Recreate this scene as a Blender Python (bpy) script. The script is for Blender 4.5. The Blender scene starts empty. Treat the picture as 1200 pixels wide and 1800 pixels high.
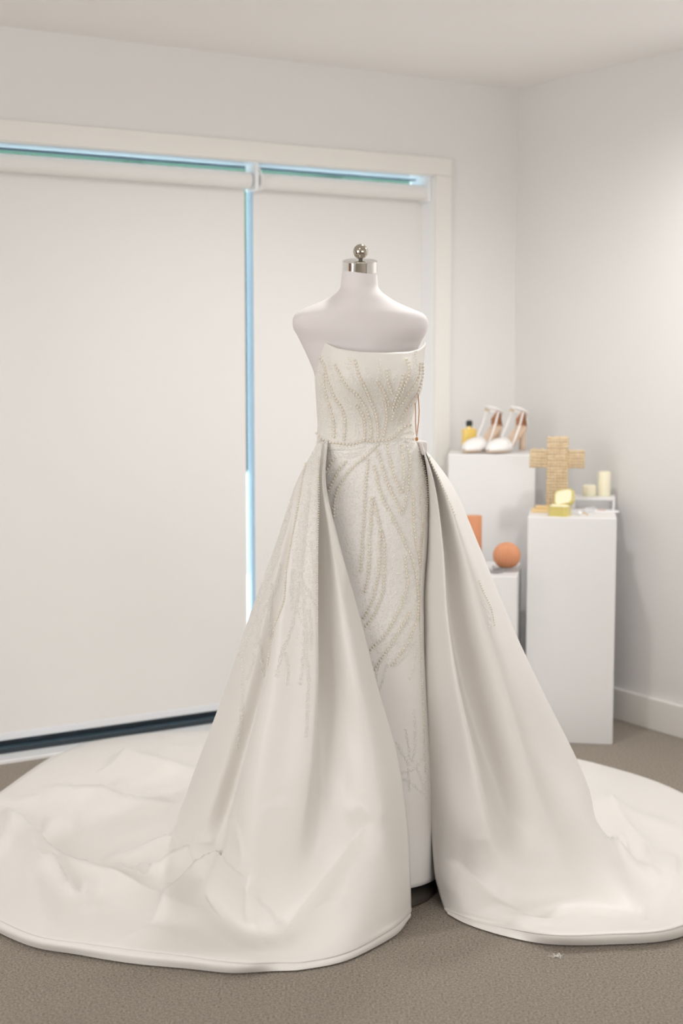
import bpy, bmesh, math, random
import numpy as np
from mathutils import Vector, Matrix
from mathutils.bvhtree import BVHTree

random.seed(7); rng = np.random.default_rng(7)
PI = math.pi
SC = bpy.context.scene
COL = SC.collection

# ------------------------------------------------------------------ camera, world, light, exposure
F_PX, CAM_H, PITCH = 2600.0, 1.344, math.radians(5.93)
CEIL = 2.40
cam_d = bpy.data.cameras.new('camera'); cam = bpy.data.objects.new('camera', cam_d); COL.objects.link(cam)
cam.location = (0, 0, CAM_H); cam.rotation_euler = (PI/2 - PITCH, 0, 0)
cam_d.sensor_fit = 'VERTICAL'; cam_d.sensor_height = 36.0; cam_d.lens = F_PX/1800*36.0
cam_d.dof.use_dof = True; cam_d.dof.focus_distance = 3.62; cam_d.dof.aperture_fstop = 2.4
cam_d.clip_start = .05; cam_d.clip_end = 200
SC.camera = cam

SC.view_settings.view_transform = 'Standard'; SC.view_settings.look = 'None'
SC.view_settings.gamma = 1.0; SC.view_settings.use_curve_mapping = False
SC.view_settings.exposure = 0.0
SC.cycles.use_denoising = True
SC.cycles.max_bounces = 10; SC.cycles.diffuse_bounces = 6

wd = bpy.data.worlds.new('sky'); SC.world = wd; wd.use_nodes = True
bg = wd.node_tree.nodes['Background']; bg.inputs[0].default_value = (.74, .87, 1.0, 1); bg.inputs[1].default_value = 7.0

# room frame: origin at the back right corner, u runs left along the window wall, v runs along the right wall towards the camera
CORNER = Vector((.697, 5.98, 0)); DU = Vector((-.8465, -.5324, 0)); DV = Vector((.5324, -.8465, 0))
ROT = math.atan2(-DU.y, -DU.x)
def R(u, v, z): return CORNER + DU*u + DV*v + Vector((0, 0, z))

def area(name, loc, aim, sx, sy, power, col):
    l = bpy.data.lights.new(name, 'AREA'); l.shape = 'RECTANGLE'; l.size = sx; l.size_y = sy; l.energy = power; l.color = col
    o = bpy.data.objects.new(name, l); COL.objects.link(o); o.location = loc
    o.rotation_euler = (Vector(aim) - Vector(loc)).to_track_quat('-Z', 'Y').to_euler(); return o
def spot(name, loc, power, col, cone=150, size=.05):
    l = bpy.data.lights.new(name, 'SPOT'); l.energy = power; l.color = col; l.spot_size = math.radians(cone); l.spot_blend = .7; l.shadow_soft_size = size
    o = bpy.data.objects.new(name, l); COL.objects.link(o); o.location = loc; return o
# area lamp in the closed room, for assumed, unbuilt windows behind the camera
RU, RV = 6.2, 8.2
area('assumed_daylight_rear', R(2.2, RV-.35, 1.35), R(2.2, 3.6, 2.2), 3.6, 1.9, 68, (1.0, .99, .985))
area('added_area_left', R(RU-.3, 2.9, 1.35), R(2, 2.4, 1.0), 2.2, 1.9, 57, (1.0, .99, .985))  # broad unseen area lamp added at the left wall as fill
for u, v, p in [(.5, 1.7, 43), (1.3, 1.3, 40), (2.4, 2.2, 6)]:
    spot('assumed_downlight', R(u, v, CEIL-.03), p, (1.0, .995, .985), 168, .06)  # assumed ceiling lamps out of frame, no fittings built

# ------------------------------------------------------------------ pixel rays of the survey: a point of the photograph at a known depth or height
def ray(px, py):
    x = (px-600)/F_PX; y = -(py-900)/F_PX; c, s = math.cos(PITCH), math.sin(PITCH)
    return Vector((x, c + y*s, -s + y*c))
def atY(px, py, Y):
    d = ray(px, py); return Vector((0, 0, CAM_H)) + d*(Y/d.y)
def atZ(px, py, z=0.0):
    d = ray(px, py); return Vector((0, 0, CAM_H)) + d*((z-CAM_H)/d.z)
def at_wall(px, py, v=0.0):      # on a plane parallel to the window wall; returns u, z
    d = ray(px, py); o = Vector((0, 0, CAM_H))
    t = (v - (o-CORNER).dot(DV))/d.dot(DV); p = o + d*t
    return (p-CORNER).dot(DU), p.z

# ------------------------------------------------------------------ materials
def mat(name, col, rough=.5, metal=0.0, **kw):
    m = bpy.data.materials.new(name); m.use_nodes = True
    b = m.node_tree.nodes['Principled BSDF']
    b.inputs['Base Color'].default_value = (*col, 1); b.inputs['Roughness'].default_value = rough; b.inputs['Metallic'].default_value = metal
    for k, v in kw.items(): b.inputs[k.replace('_', ' ')].default_value = v
    return m
def nn(m, t): return m.node_tree.nodes.new(t)
def ln(m, a, b): m.node_tree.links.new(a, b)
def noise_bump(m, scale, strength, dist=.002, detail=6, stretch=(1, 1, 1)):
    tc = nn(m, 'ShaderNodeTexCoord'); mp = nn(m, 'ShaderNodeMapping'); mp.inputs['Scale'].default_value = stretch
    n = nn(m, 'ShaderNodeTexNoise'); n.inputs['Scale'].default_value = scale; n.inputs['Detail'].default_value = detail
    b = nn(m, 'ShaderNodeBump'); b.inputs['Strength'].default_value = strength; b.inputs['Distance'].default_value = dist
    ln(m, tc.outputs['Object'], mp.inputs[0]); ln(m, mp.outputs[0], n.inputs['Vector']); ln(m, n.outputs['Fac'], b.inputs['Height'])
    bs = m.node_tree.nodes['Principled BSDF']; ln(m, b.outputs[0], bs.inputs['Normal']); return n
def noise_col(m, scale, cols, detail=5, rough=.6, stretch=(1, 1, 1)):
    tc = nn(m, 'ShaderNodeTexCoord'); mp = nn(m, 'ShaderNodeMapping'); mp.inputs['Scale'].default_value = stretch
    n = nn(m, 'ShaderNodeTexNoise'); n.inputs['Scale'].default_value = scale; n.inputs['Detail'].default_value = detail; n.inputs['Roughness'].default_value = rough
    r = nn(m, 'ShaderNodeValToRGB'); e = r.color_ramp.elements
    e[0].position, e[0].color = cols[0][0], (*cols[0][1], 1); e[1].position, e[1].color = cols[-1][0], (*cols[-1][1], 1)
    for p, c in cols[1:-1]:
        x = e.new(p); x.color = (*c, 1)
    ln(m, tc.outputs['Object'], mp.inputs[0]); ln(m, mp.outputs[0], n.inputs['Vector']); ln(m, n.outputs['Fac'], r.inputs[0])
    ln(m, r.outputs[0], m.node_tree.nodes['Principled BSDF'].inputs['Base Color']); return r

M = {}
M['wall'] = mat('wall_paint', (.785, .77, .755), .75); noise_bump(M['wall'], 120, .05, .001)
M['ceiling'] = mat('ceiling_paint', (.90, .885, .865), .8)
M['trim'] = mat('trim_paint', (.82, .80, .76), .4)
M['blind'] = mat('blind_fabric', (.80, .785, .765), .7); noise_bump(M['blind'], 900, .06, .0005)
M['blind_rail'] = mat('blind_rail', (.78, .80, .84), .35)
M['bracket'] = mat('white_plastic', (.85, .86, .86), .35)
M['alu'] = mat('dark_aluminium', (.035, .05, .062), .35, .3)
M['sill'] = mat('sill_gloss', (.88, .89, .9), .22)
M['glass'] = mat('window_glass', (.9, 1, .98), .0, 0, Transmission_Weight=1.0, IOR=1.1)
M['fence'] = mat('fence_paint', (.018, .026, .026), .7)
M['mullion'] = mat('mullion_grey', (.38, .41, .45), .4)
M['render'] = mat('boundary_render', (.34, .40, .46), .8)
M['paving'] = mat('outdoor_paving', (.82, .84, .86), .8)
c = M['carpet'] = mat('carpet_pile', (.30, .26, .22), .95)
noise_col(c, 190, [(.33, (.115, .099, .08)), (.42, (.35, .30, .247)), (.52, (.475, .41, .342)), (.66, (.70, .62, .53))], 8, .7)
noise_bump(c, 260, 1.0, .012, 8)
c = M['satin'] = mat('ivory_satin', (.86, .832, .795), .42, 0, Sheen_Weight=.15, Specular_IOR_Level=.45, Subsurface_Weight=0.0)
noise_bump(c, 420, .05, .0008, 4, (1, 1, .35))
M['lining'] = mat('ivory_lining', (.80, .76, .66), .6)
M['bodice'] = mat('bodice_mikado', (.85, .82, .77), .5, 0, Sheen_Weight=.1); noise_bump(M['bodice'], 700, .25, .001)
M['mikado'] = mat('skirt_mikado', (.92, .897, .868), .5, 0, Sheen_Weight=.1); noise_bump(M['mikado'], 500, .08, .0008)
M['pearl'] = mat('pearl', (.86, .79, .675), .22, 0, Coat_Weight=.6, Coat_Roughness=.1, Sheen_Weight=.2)
M['seed'] = mat('seed_bead', (.96, .94, .90), .22, 0, Coat_Weight=.4)
M['crystal'] = mat('crystal_bead', (.97, .97, .98), .08, 0, Specular_IOR_Level=1.0, Coat_Weight=1.0)
M['form'] = mat('form_jersey', (.79, .745, .74), .8, 0, Sheen_Weight=.2); noise_bump(M['form'], 900, .12, .0006)
M['chrome'] = mat('chrome', (.86, .85, .83), .06, 1.0)
M['nickel'] = mat('warm_nickel', (.52, .47, .40), .14, 1.0)
M['dark'] = mat('dark_base', (.075, .065, .055), .35)
M['cord'] = mat('amber_ribbon', (.50, .22, .05), .35)
M['gloss_white'] = mat('pedestal_white', (.775, .77, .768), .4)
M['terracotta'] = mat('terracotta_wax', (.64, .29, .15), .55, 0, Subsurface_Weight=.15)
M['ivory_wax'] = mat('ivory_wax', (.86, .81, .62), .5, 0, Subsurface_Weight=.2)
M['wick'] = mat('wick', (.75, .7, .6), .9)
M['acrylic'] = mat('clear_acrylic', (1, .985, .985), .03, 0, Transmission_Weight=.85, IOR=1.1)
M['gold_velvet'] = mat('gold_velvet', (.62, .52, .16), .7, 0, Sheen_Weight=.5)
M['cream_velvet'] = mat('cream_velvet', (.86, .82, .60), .8)
c = M['wicker'] = mat('wicker', (.62, .44, .24), .7); noise_col(c, 60, [(.3, (.60, .43, .23)), (.7, (.82, .66, .43))])
M['pale_wood'] = mat('pale_wood', (.78, .58, .30), .5)
M['perfume'] = mat('amber_perfume', (.86, .62, .15), .1, 0, Coat_Weight=.6, Specular_IOR_Level=.6)
M['black'] = mat('black_cap', (.012, .02, .016), .3)
M['shoe_satin'] = mat('shoe_satin', (.87, .85, .83), .38)
M['nude'] = mat('nude_leather', (.72, .55, .42), .45)
M['tan'] = mat('tan_insole', (.42, .20, .10), .5)
M['paper'] = mat('white_card', (.86, .86, .87), .5)
M['pinkish'] = mat('rose_card', (.70, .45, .38), .6)
M['gold'] = mat('gold_metal', (.85, .62, .25), .2, 1.0)
M['door'] = mat('door_paint', (.05, .075, .10), .45)
M['timber'] = mat('timber_door', (.30, .12, .055), .45)
M['lint'] = mat('lint_fluff', (.85, .84, .82), 1.0)

# ------------------------------------------------------------------ mesh helpers
def link(name, me, m, parent=None, smooth=True):
    o = bpy.data.objects.new(name, me); COL.objects.link(o)
    if m: me.materials.append(m)
    if smooth:
        me.polygons.foreach_set('use_smooth', [True]*len(me.polygons))
    if parent: o.parent = parent
    return o
def root_loc(p):
    v = Vector((0, 0, 0))
    while p is not None:
        v += p.location; p = p.parent
    return v
def mk(name, verts, faces, m, parent=None, smooth=True, world=True):
    off = root_loc(parent) if (parent and world) else Vector((0, 0, 0))
    me = bpy.data.meshes.new(name)
    me.from_pydata([(v[0]-off.x, v[1]-off.y, v[2]-off.z) for v in verts], [], faces); me.update()
    return link(name, me, m, parent, smooth)
def bm_obj(name, bm, m, parent=None, smooth=False, world=True):
    if parent and world: bmesh.ops.translate(bm, verts=bm.verts, vec=-root_loc(parent))
    bmesh.ops.recalc_face_normals(bm, faces=bm.faces)
    me = bpy.data.meshes.new(name); bm.to_mesh(me); bm.free()
    return link(name, me, m, parent, smooth)
def sharp(o, ang=35):
    me = o.data; a = math.radians(ang); bm = bmesh.new(); bm.from_mesh(me)
    for e in bm.edges: e.smooth = not (len(e.link_faces) == 2 and e.calc_face_angle(0) > a)
    bm.to_mesh(me); bm.free(); return o
def add_box(bm, c, size, rz=0.0, bevel=0.0, mtx=None):
    r = bmesh.ops.create_cube(bm, size=1.0); vs = r['verts']
    bmesh.ops.scale(bm, verts=vs, vec=size)
    if bevel:
        es = list({e for v in vs for e in v.link_edges})
        rb = bmesh.ops.bevel(bm, geom=es, offset=bevel, segments=2, affect='EDGES', profile=.5)
        vs = list({v for f in rb['faces'] for v in f.verts} | {v for v in vs if v.is_valid})
    T = Matrix.Translation(c) @ Matrix.Rotation(rz, 4, 'Z')
    if mtx is not None: T = mtx @ T
    bmesh.ops.transform(bm, matrix=T, verts=vs)
def box(name, c, size, m, parent=None, rz=0.0, bevel=.0, mtx=None):
    bm = bmesh.new(); add_box(bm, c, size, rz, bevel, mtx); return bm_obj(name, bm, m, parent)
def rbox(name, u0, u1, v0, v1, z0, z1, m, parent=None, bevel=0.0):      # box in room axes
    return box(name, R((u0+u1)/2, (v0+v1)/2, (z0+z1)/2), (abs(u1-u0), abs(v1-v0), abs(z1-z0)), m, parent, ROT, bevel)
def lathe(name, prof, c, m, parent=None, n=40, mod=None, world=True):
    vs, fs = [], []
    for r, z in prof:
        for i in range(n):
            a = 2*PI*i/n; k = 1 + (mod(a, z) if mod else 0)
            vs.append((c[0]+r*k*math.cos(a), c[1]+r*k*math.sin(a), c[2]+z))
    for j in range(len(prof)-1):
        for i in range(n):
            fs.append((j*n+i, j*n+(i+1) % n, (j+1)*n+(i+1) % n, (j+1)*n+i))
    fs.append(tuple(range(n-1, -1, -1))); fs.append(tuple((len(prof)-1)*n+i for i in range(n)))
    return sharp(mk(name, vs, fs, m, parent, True, world))
def tube(name, pts, r, m, parent=None, n=8, closed=False, flat=1.0, world=True):
    P = [Vector(p) for p in pts]; vs, fs = [], []; up = Vector((.13, .2, 1)).normalized()
    K = len(P)
    for k, p in enumerate(P):
        a = P[(k-1) % K] if (closed or k > 0) else P[k]; b = P[(k+1) % K] if (closed or k < K-1) else P[k]
        t = (b-a).normalized(); s = t.cross(up)
        if s.length < 1e-4: s = t.cross(Vector((1, 0, 0)))
        s.normalize(); q = s.cross(t)
        rr = r[k] if isinstance(r, (list, tuple)) else r
        for i in range(n):
            an = 2*PI*i/n; vs.append(p + s*math.cos(an)*rr + q*math.sin(an)*rr*flat)
    for k in range(K if closed else K-1):
        for i in range(n):
            a, b = k*n, ((k+1) % K)*n
            fs.append((a+i, a+(i+1) % n, b+(i+1) % n, b+i))
    if not closed:
        fs.append(tuple(range(n-1, -1, -1))); fs.append(tuple((K-1)*n+i for i in range(n)))
    return mk(name, vs, fs, m, parent, True, world)
def tag(o, label, cat, group=None):
    o['label'] = label; o['category'] = cat
    if group: o['group'] = group
    return o
def thing(name, loc, label, cat, group=None, rz=0.0):
    o = bpy.data.objects.new(name, None); COL.objects.link(o); o.location = loc; o.rotation_euler = (0, 0, rz)
    return tag(o, label, cat, group)
def struct(o): o['kind'] = 'structure'; return o
def dup(root, loc, rz, label):
    r = root.copy(); COL.objects.link(r); r.location = loc; r.rotation_euler = (0, 0, rz); r['label'] = label
    for ch in list(root.children):
        c = ch.copy(); COL.objects.link(c); c.parent = r
        for g in list(ch.children):
            d = g.copy(); COL.objects.link(d); d.parent = c
    return r

# ------------------------------------------------------------------ the room
T = .16
uj, zh = at_wall(763, 309)                 # inner corner of the window casing: jamb and head
uo, zo = at_wall(790.5, 279.5)             # outer corner of the casing
UL = 4.6                                   # left jamb, outside the frame
struct(rbox('floor', -.2, RU+.2, -.02, RV+.2, -.1, 0, M['carpet']))
struct(rbox('ceiling', -.2, RU+.2, -.2, RV+.2, CEIL, CEIL+.1, M['ceiling']))
bm = bmesh.new()
for u0, u1, z0, z1 in [(-.2, uj, 0, CEIL), (UL, RU+.2, 0, CEIL), (uj, UL, zh, CEIL)]:
    add_box(bm, R((u0+u1)/2, -T/2, (z0+z1)/2), (u1-u0, T, z1-z0), ROT)
struct(bm_obj('wall_back', bm, M['wall']))
struct(rbox('wall_right', -.2, 0, -.2, RV+.2, 0, CEIL, M['wall']))
struct(rbox('wall_left', RU, RU+.2, -.2, RV+.2, 0, CEIL, M['wall']))
struct(rbox('wall_front', -.2, RU+.2, RV, RV+.2, 0, CEIL, M['wall']))
# baseboards
bz = .118
def baseboard(name, a, b):
    bm = bmesh.new(); add_box(bm, (a+b)/2 + Vector((0, 0, bz/2)), (((b-a).length), .018, bz), math.atan2((b-a).y, (b-a).x), .004)
    return struct(bm_obj(name, bm, M['trim']))
baseboard('baseboard_right', R(.009, 0, 0), R(.009, RV, 0))
baseboard('baseboard_back', R(.018, .009, 0), R(uo, .009, 0))
# casing of the window (flat boards round the opening)
cw = zo - zh
struct(rbox('trim_1', uo, UL+cw, -.002, .016, zh, zo, M['trim'], None, .003))
struct(rbox('trim_2', uo, uj, -.002, .016, 0, zh, M['trim'], None, .003))
# unseen door added behind the camera as a dark shape for the chrome cap to reflect
dr = struct(rbox('added_door_rear', 5.2, 6.05, RV-.045, RV-.002, 0, 2.06, M['door'], None, .004))
for z0, z1 in ((.18, .95), (1.1, 1.9)): rbox('door_panel', 5.34, 5.91, RV-.056, RV-.044, z0, z1, M['door'], dr, .006)
lathe('door_handle', [(.0, 0), (.026, .002), (.026, .045), (0, .05)], R(5.28, RV-.07, 1.0), M['nickel'], dr, 20)
struct(rbox('trim_5', uj-.002, uj+.003, -T, -.001, .012, zh, M['sill']))
struct(rbox('trim_6', uj, UL, -T, -.001, zh-.003, zh+.002, M['sill']))
d2 = struct(rbox('added_door_left', RU-.045, RU-.002, .25, 1.15, 0, 2.06, M['timber'], None, .004))  # unseen brown door, added to put a warm stripe in the cap's reflection
for z0, z1 in ((.18, .95), (1.1, 1.9)): rbox('door_panel', RU-.056, RU-.044, .39, 1.01, z0, z1, M['timber'], d2, .006)
w2 = struct(rbox('added_window_frame', .35, 4.05, RV-.30, RV-.22, .30, .38, M['alu']))  # unseen frame added before the rear light, its dark bars mirrored in the cap
rbox('head_rail', .35, 4.05, RV-.30, RV-.22, 2.31, 2.39, M['alu'], w2)
for u in (.35, 1.72, 2.0, 3.95): rbox('post', u, u+.10, RV-.44, RV-.36, .38, 2.31, M['alu'], w2)
# sill strip
struct(rbox('trim_3', uj, UL, -T, .02, -.004, .012, M['sill'], None, .003))
# window: dark aluminium sliding frame with panes
win = struct(rbox('window_1', uj, UL, -.158, -.118, zh-.006, zh+.0, M['alu']))
rbox('bottom_rail', uj, UL, -.150, -.105, .012, .060, M['alu'], win, .002)
rbox('bottom_track', uj, UL, -.105, -.062, .012, .030, M['alu'], win, .002)
um, _ = at_wall(438, 600, -.12)
for u0, u1 in [(um-.045, um-.008), (UL-.05, UL)]:
    rbox('mullion', u0, u1, -.152, -.120, .06, zh-.006, M['mullion'], win, .002)
for u0, u1 in [(uj, um-.045), (um-.008, UL-.05)]:
    rbox('pane', u0, u1, -.138, -.132, .06, zh-.006, M['glass'], win)
# outside: paving, a pale boundary wall under a dark fence
struct(rbox('trim_4', -6, 14, -6, -.22, -.14, -.04, M['paving'])).name = 'patio_ground'
fn = thing('boundary_fence', R(2, -3.6, -.04), 'dark fence on a pale base outdoors, seen through the slit between the blinds', 'fence')
rbox('base_wall', -5, 12, -3.75, -3.6, -.04, .62, M['render'], fn)
for k in range(10):
    rbox('slat', -5, 12, -3.72+.012*(k % 2), -3.66+.012*(k % 2), .62+.14*k, .765+.14*k, M['fence'], fn)

hg = mat('hedge_leaf', (.03, .06, .035), .8)
bm = bmesh.new()
for k in range(900):
    c_ = R(random.uniform(-4.5, 11.5), -random.uniform(3.85, 4.5), random.uniform(1.2, 3.3)); q_ = Matrix.Rotation(random.uniform(0, 6.3), 4, Vector((random.gauss(0, 1), random.gauss(0, 1), random.gauss(0, 1))).normalized()); w_ = random.uniform(.1, .2)
    bm.faces.new([bm.verts.new(c_ + q_ @ Vector(v)*w_) for v in ((-1, 0, 0), (0, -.5, .1), (1, 0, 0), (0, .5, .1))])
add_box(bm, R(3.5, -4.2, 1.58), (15.5, .6, 3.24), ROT)
hd = bm_obj('garden_hedge', bm, hg); tag(hd, 'dark green hedge outdoors behind the fence', 'hedge'); hd['kind'] = 'stuff'

# ------------------------------------------------------------------ roller blinds
VB = -.060
def blind(uR, uLft, label, zb):
    t = thing('roller_blind', R((uR+uLft)/2, VB, zh), label, 'blind', 'roller blinds of the window')
    rr, zc = .030, zh-.062
    vs, fs = [], []; n = 28
    for k, u in enumerate((uR, uLft)):
        for i in range(n):
            a = 2*PI*i/n; vs.append(R(u, VB+.012+rr*math.cos(a), zc+rr*math.sin(a)))
    for i in range(n): fs.append((i, (i+1) % n, n+(i+1) % n, n+i))
    fs.append(tuple(range(n))); fs.append(tuple(range(2*n-1, n-1, -1)))
    sharp(mk('roller', vs, fs, M['blind'], t))
    rbox('fabric', uR+.002, uLft-.002, VB-.0185, VB-.0175, zb+.012, zc+.006, M['blind'], t)
    rbox('bottom_rail', uR+.002, uLft-.002, VB-.026, VB-.010, zb, zb+.024, M['blind_rail'], t, .003)
    return t, zc
u1a, _ = at_wall(748.5, 500, VB); u1b, _ = at_wall(449.5, 600, VB); u2a, _ = at_wall(436, 600, VB)
_, zb0 = at_wall(0, 1303, VB-.01)
print('BLIND', uj, zh, uo, zo, u1a, u1b, u2a, zb0)
b1, zc = blind(u1a, u1b, 'narrower cream roller blind, the one directly behind the dress form', zb0)
b2, zc = blind(u2a, UL-.03, 'wide cream roller blind at the left, beyond the slit', zb0)
def bracket(u, par, w=.016):
    o = rbox('bracket', u-w/2, u+w/2, VB-.03, VB+.048, zh-.098, zh-.002, M['bracket'], par, .003); return o
bracket((u1b+u2a)/2, b2, .014); bracket(uj+.012, b1, .016)
cx = (u1b+u2a)/2 - .002
tube('chain_loop', [R(cx-.003, VB+.052, zh-.02), R(cx-.012, VB+.056, zh-.045), R(cx-.016, VB+.056, zh-.07), R(cx-.008, VB+.055, zh-.095), R(cx+.002, VB+.052, zh-.10)], .003, M['bracket'], b2)

# ------------------------------------------------------------------ dress form and gown
K = 1.026
def S(y): return y*K
FY = S(3.6)
def interp(tab, x):
    xs = [t[0] for t in tab]
    return [float(np.interp(x, xs, [t[i] for t in tab])) for i in range(1, len(tab[0]))]
def smooth_tab(tab, n=6):
    a = np.array(tab, float); x = a[:, 0]; out = []
    from_x = np.linspace(x[0], x[-1], 200)
    return a
def pchip(x, y, xq):
    x = np.asarray(x, float); y = np.asarray(y, float); h = np.diff(x); d = np.diff(y)/h; m = np.zeros_like(y)
    for i in range(1, len(x)-1):
        if d[i-1]*d[i] > 0:
            w1 = 2*h[i]+h[i-1]; w2 = h[i]+2*h[i-1]; m[i] = (w1+w2)/(w1/d[i-1]+w2/d[i])
    m[0], m[-1] = d[0], d[-1]
    i = np.clip(np.searchsorted(x, xq)-1, 0, len(x)-2); t = (xq-x[i])/h[i]
    return ((1+2*t)*(1-t)**2*y[i] + t*(1-t)**2*h[i]*m[i] + t*t*(3-2*t)*y[i+1] + t*t*(t-1)*h[i]*m[i+1])
PHI = math.radians(20)
FR = Vector((math.sin(PHI), -math.cos(PHI), 0)); RT = Vector((math.cos(PHI), math.sin(PHI), 0))   # body front, body's side at the viewer's right
def ring(py, left, right, depth, n, expo=2.0, extra=None, shift=0.0):
    a0, a1 = atY(left, py, FY), atY(right, py, FY); c = (a0+a1)/2; hw = (a1.x-a0.x)/2
    a = math.sqrt(max(1e-6, hw*hw - (depth*math.sin(PHI))**2))/math.cos(PHI)
    out = []
    for i in range(n):
        th = 2*PI*i/n; s, co = math.sin(th), math.cos(th)
        ss = math.copysign(abs(s)**(2/expo), s); cc = math.copysign(abs(co)**(2/expo), co)
        f = depth*cc
        if extra: f += extra(th, py)
        out.append(c + RT*(a*ss) + FR*(f+shift))
    return out
def skin(rings, cap0=False, cap1=False):
    n = len(rings[0]); vs = [v for r in rings for v in r]; fs = []
    for j in range(len(rings)-1):
        for i in range(n): fs.append((j*n+i, (j+1)*n+i, (j+1)*n+(i+1) % n, j*n+(i+1) % n))
    if cap0: fs.append(tuple(range(n)))
    if cap1: fs.append(tuple((len(rings)-1)*n+i for i in range(n-1, -1, -1)))
    return vs, fs
def bust(th, py):
    e = 0
    for t0 in (-.50, .50):
        d = (th-t0+PI) % (2*PI) - PI
        e += .022*math.exp(-(d/.42)**2 - ((py-662)/34)**2)
    return e

# torso
tt = [(475, 604.5, 665.5, .042), (479, 604, 665, .042), (490, 602.5, 666, .044), (503, 601, 667, .046), (512, 596, 672, .050), (520, 585, 682, .055), (529, 568, 696, .060), (538, 547, 716, .065),
      (544, 534, 731, .068), (550, 524, 745, .070), (556, 518.5, 751, .072), (563, 516, 754, .074), (570, 515.5, 755, .076), (577, 516.5, 754.5, .078), (590, 523, 750, .080),
      (604, 530, 743, .081), (620, 538, 737, .081), (657, 553, 733, .080), (690, 560, 730, .080), (745, 566, 722, .072), (772, 562, 732, .082), (785, 560, 738, .088), (820, 556, 738, .092), (900, 556, 738, .10), (960, 570, 725, .09)]
A = np.array(tt); q = np.concatenate([np.linspace(475, 600, 44), np.linspace(604, 960, 50)])
cols = [pchip(A[:, 0], A[:, k], q) for k in (1, 2, 3)]
def tip(th, py): return 0
rings = [ring(q[i], cols[0][i], cols[1][i], cols[2][i], 64, float(np.interp(q[i], [495, 530, 560, 600, 690, 745], [2.0, 2.15, 2.1, 1.62, 1.7, 2.0])), shift=-.012*math.exp(-((q[i]-480)/60)**2)-.008*math.exp(-((q[i]-640)/50)**2)) for i in range(len(q))]
neck_c = (rings[0][0]+rings[0][32])/2
form = thing('dress_form', (atY(640, 900, FY).x, FY, 0), 'white jersey dress form with a chrome neck cap, wearing the gown', 'mannequin')
vs, fs = skin(rings, True, True); mk('torso', vs, fs, M['form'], form)
ncz = neck_c.z
cr = .0436
lathe('neck_cap', [(cr-.001, -.003), (cr, -.002), (cr, .0245), (cr-.0015, .0265), (cr-.004, .0272), (.0, .0272)], (neck_c.x, neck_c.y, ncz-.002), M['chrome'], form, 56)
kz = ncz+.0275
nc = lathe('finial_ball', [(.0045, -.006), (.0045, .001)] + [(.0185*math.sin(t), .0185-.0185*math.cos(t)+.0005) for t in np.linspace(.28, PI, 24)], (neck_c.x+.002, neck_c.y, kz), M['nickel'], form, 40)
lathe('finial_stem', [(.005, -.004), (.005, .003)], (neck_c.x+.002, neck_c.y, kz-.001), M['dark'], form, 16)
_pv = Vector((neck_c.x, neck_c.y, ncz+.004))-form.location      # the cap sits on the neck tipped forward
_T = Matrix.Translation(_pv) @ Matrix.Rotation(math.radians(11), 4, 'X') @ Matrix.Translation(-_pv)
for o_ in list(form.children):
    if o_.name.split('.')[0] in ('neck_cap', 'finial_ball', 'finial_stem'): o_.data.transform(_T)
bc = atZ(686, 1500, 0); bcx, bcy = form.location.x+.014, FY-.045
lathe('stand_pole', [(.016, .02), (.016, .95)], (bcx, bcy, 0), M['chrome'], form, 20)
lathe('stand_base', [(.165, 0), (.168, .006), (.166, .014), (.150, .024), (.06, .034), (.02, .05), (0, .05)], (bcx, bcy, 0), M['dark'], form, 64)

gown = thing('wedding_dress', (form.location.x, FY+.02, 0), 'strapless ivory satin wedding gown with pearl embroidery and long spread train', 'wedding dress')

# bodice : rings cut by a curved neckline
bt = [(596, 557, 746, .086), (604, 557, 746, .089), (620, 555.5, 745, .096), (640, 553.5, 744, .104), (660, 553, 743.5, .108), (680, 554, 742.5, .104), (700, 555.5, 736, .095),
      (720, 556.5, 729, .088), (745, 558, 725, .083), (760, 557.5, 728, .085), (776, 557, 735, .089), (790, 557, 741, .093)]
A = np.array(bt)
def neckline(th):     # picture row of the neckline round the body
    d = (th+PI) % (2*PI) - PI; x = abs(d)*(.92 if d < 0 else 1)
    return float(np.interp(x, [0, .4, .8, 1.1, 1.22, 1.3, 1.4, 1.7, 2.2, PI], [620, 618.5, 612.5, 604, 601, 600.5, 612, 655, 682, 690]))
NB, NT = 120, 44
grid = []
for j in range(NT+1):
    row = []
    for i in range(NB):
        th = 2*PI*i/NB; py = neckline(th) + (788-neckline(th))*j/NT
        l, r, d = (float(pchip(A[:, 0], A[:, k], np.array([py]))[0]) for k in (1, 2, 3))
        row.append(ring(py, l, r, d, 1, 2.0)[0] if False else (py, l, r, d, th))
    grid.append(row)
def body_pt(py, l, r, d, th, off=0.0):
    a0, a1 = atY(l, py, FY), atY(r, py, FY); c = (a0+a1)/2; hw = (a1.x-a0.x)/2
    a = math.sqrt(max(1e-6, hw*hw - (d*math.sin(PHI))**2))/math.cos(PHI)
    ex = 2 + .5*float(np.clip((650-py)/40, 0, 1)); s_, c_ = math.sin(th), math.cos(th)
    f = d*math.copysign(abs(c_)**(2/ex), c_) + bust(th, py)
    p = c + RT*(a*math.copysign(abs(s_)**(2/ex), s_)) + FR*f
    return p + (RT*math.sin(th)+FR*math.cos(th))*off
vs = [body_pt(*g) for row in grid for g in row]; fs = []
for j in range(NT):
    for i in range(NB): fs.append((j*NB+i, (j+1)*NB+i, (j+1)*NB+(i+1) % NB, j*NB+(i+1) % NB))
bodice = mk('bodice', vs, fs, M['bodice'], gown)
so = bodice.modifiers.new('thick', 'SOLIDIFY'); so.thickness = .002; so.offset = -1
body_v, body_f = [Vector(v) for v in vs], list(fs)

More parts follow.
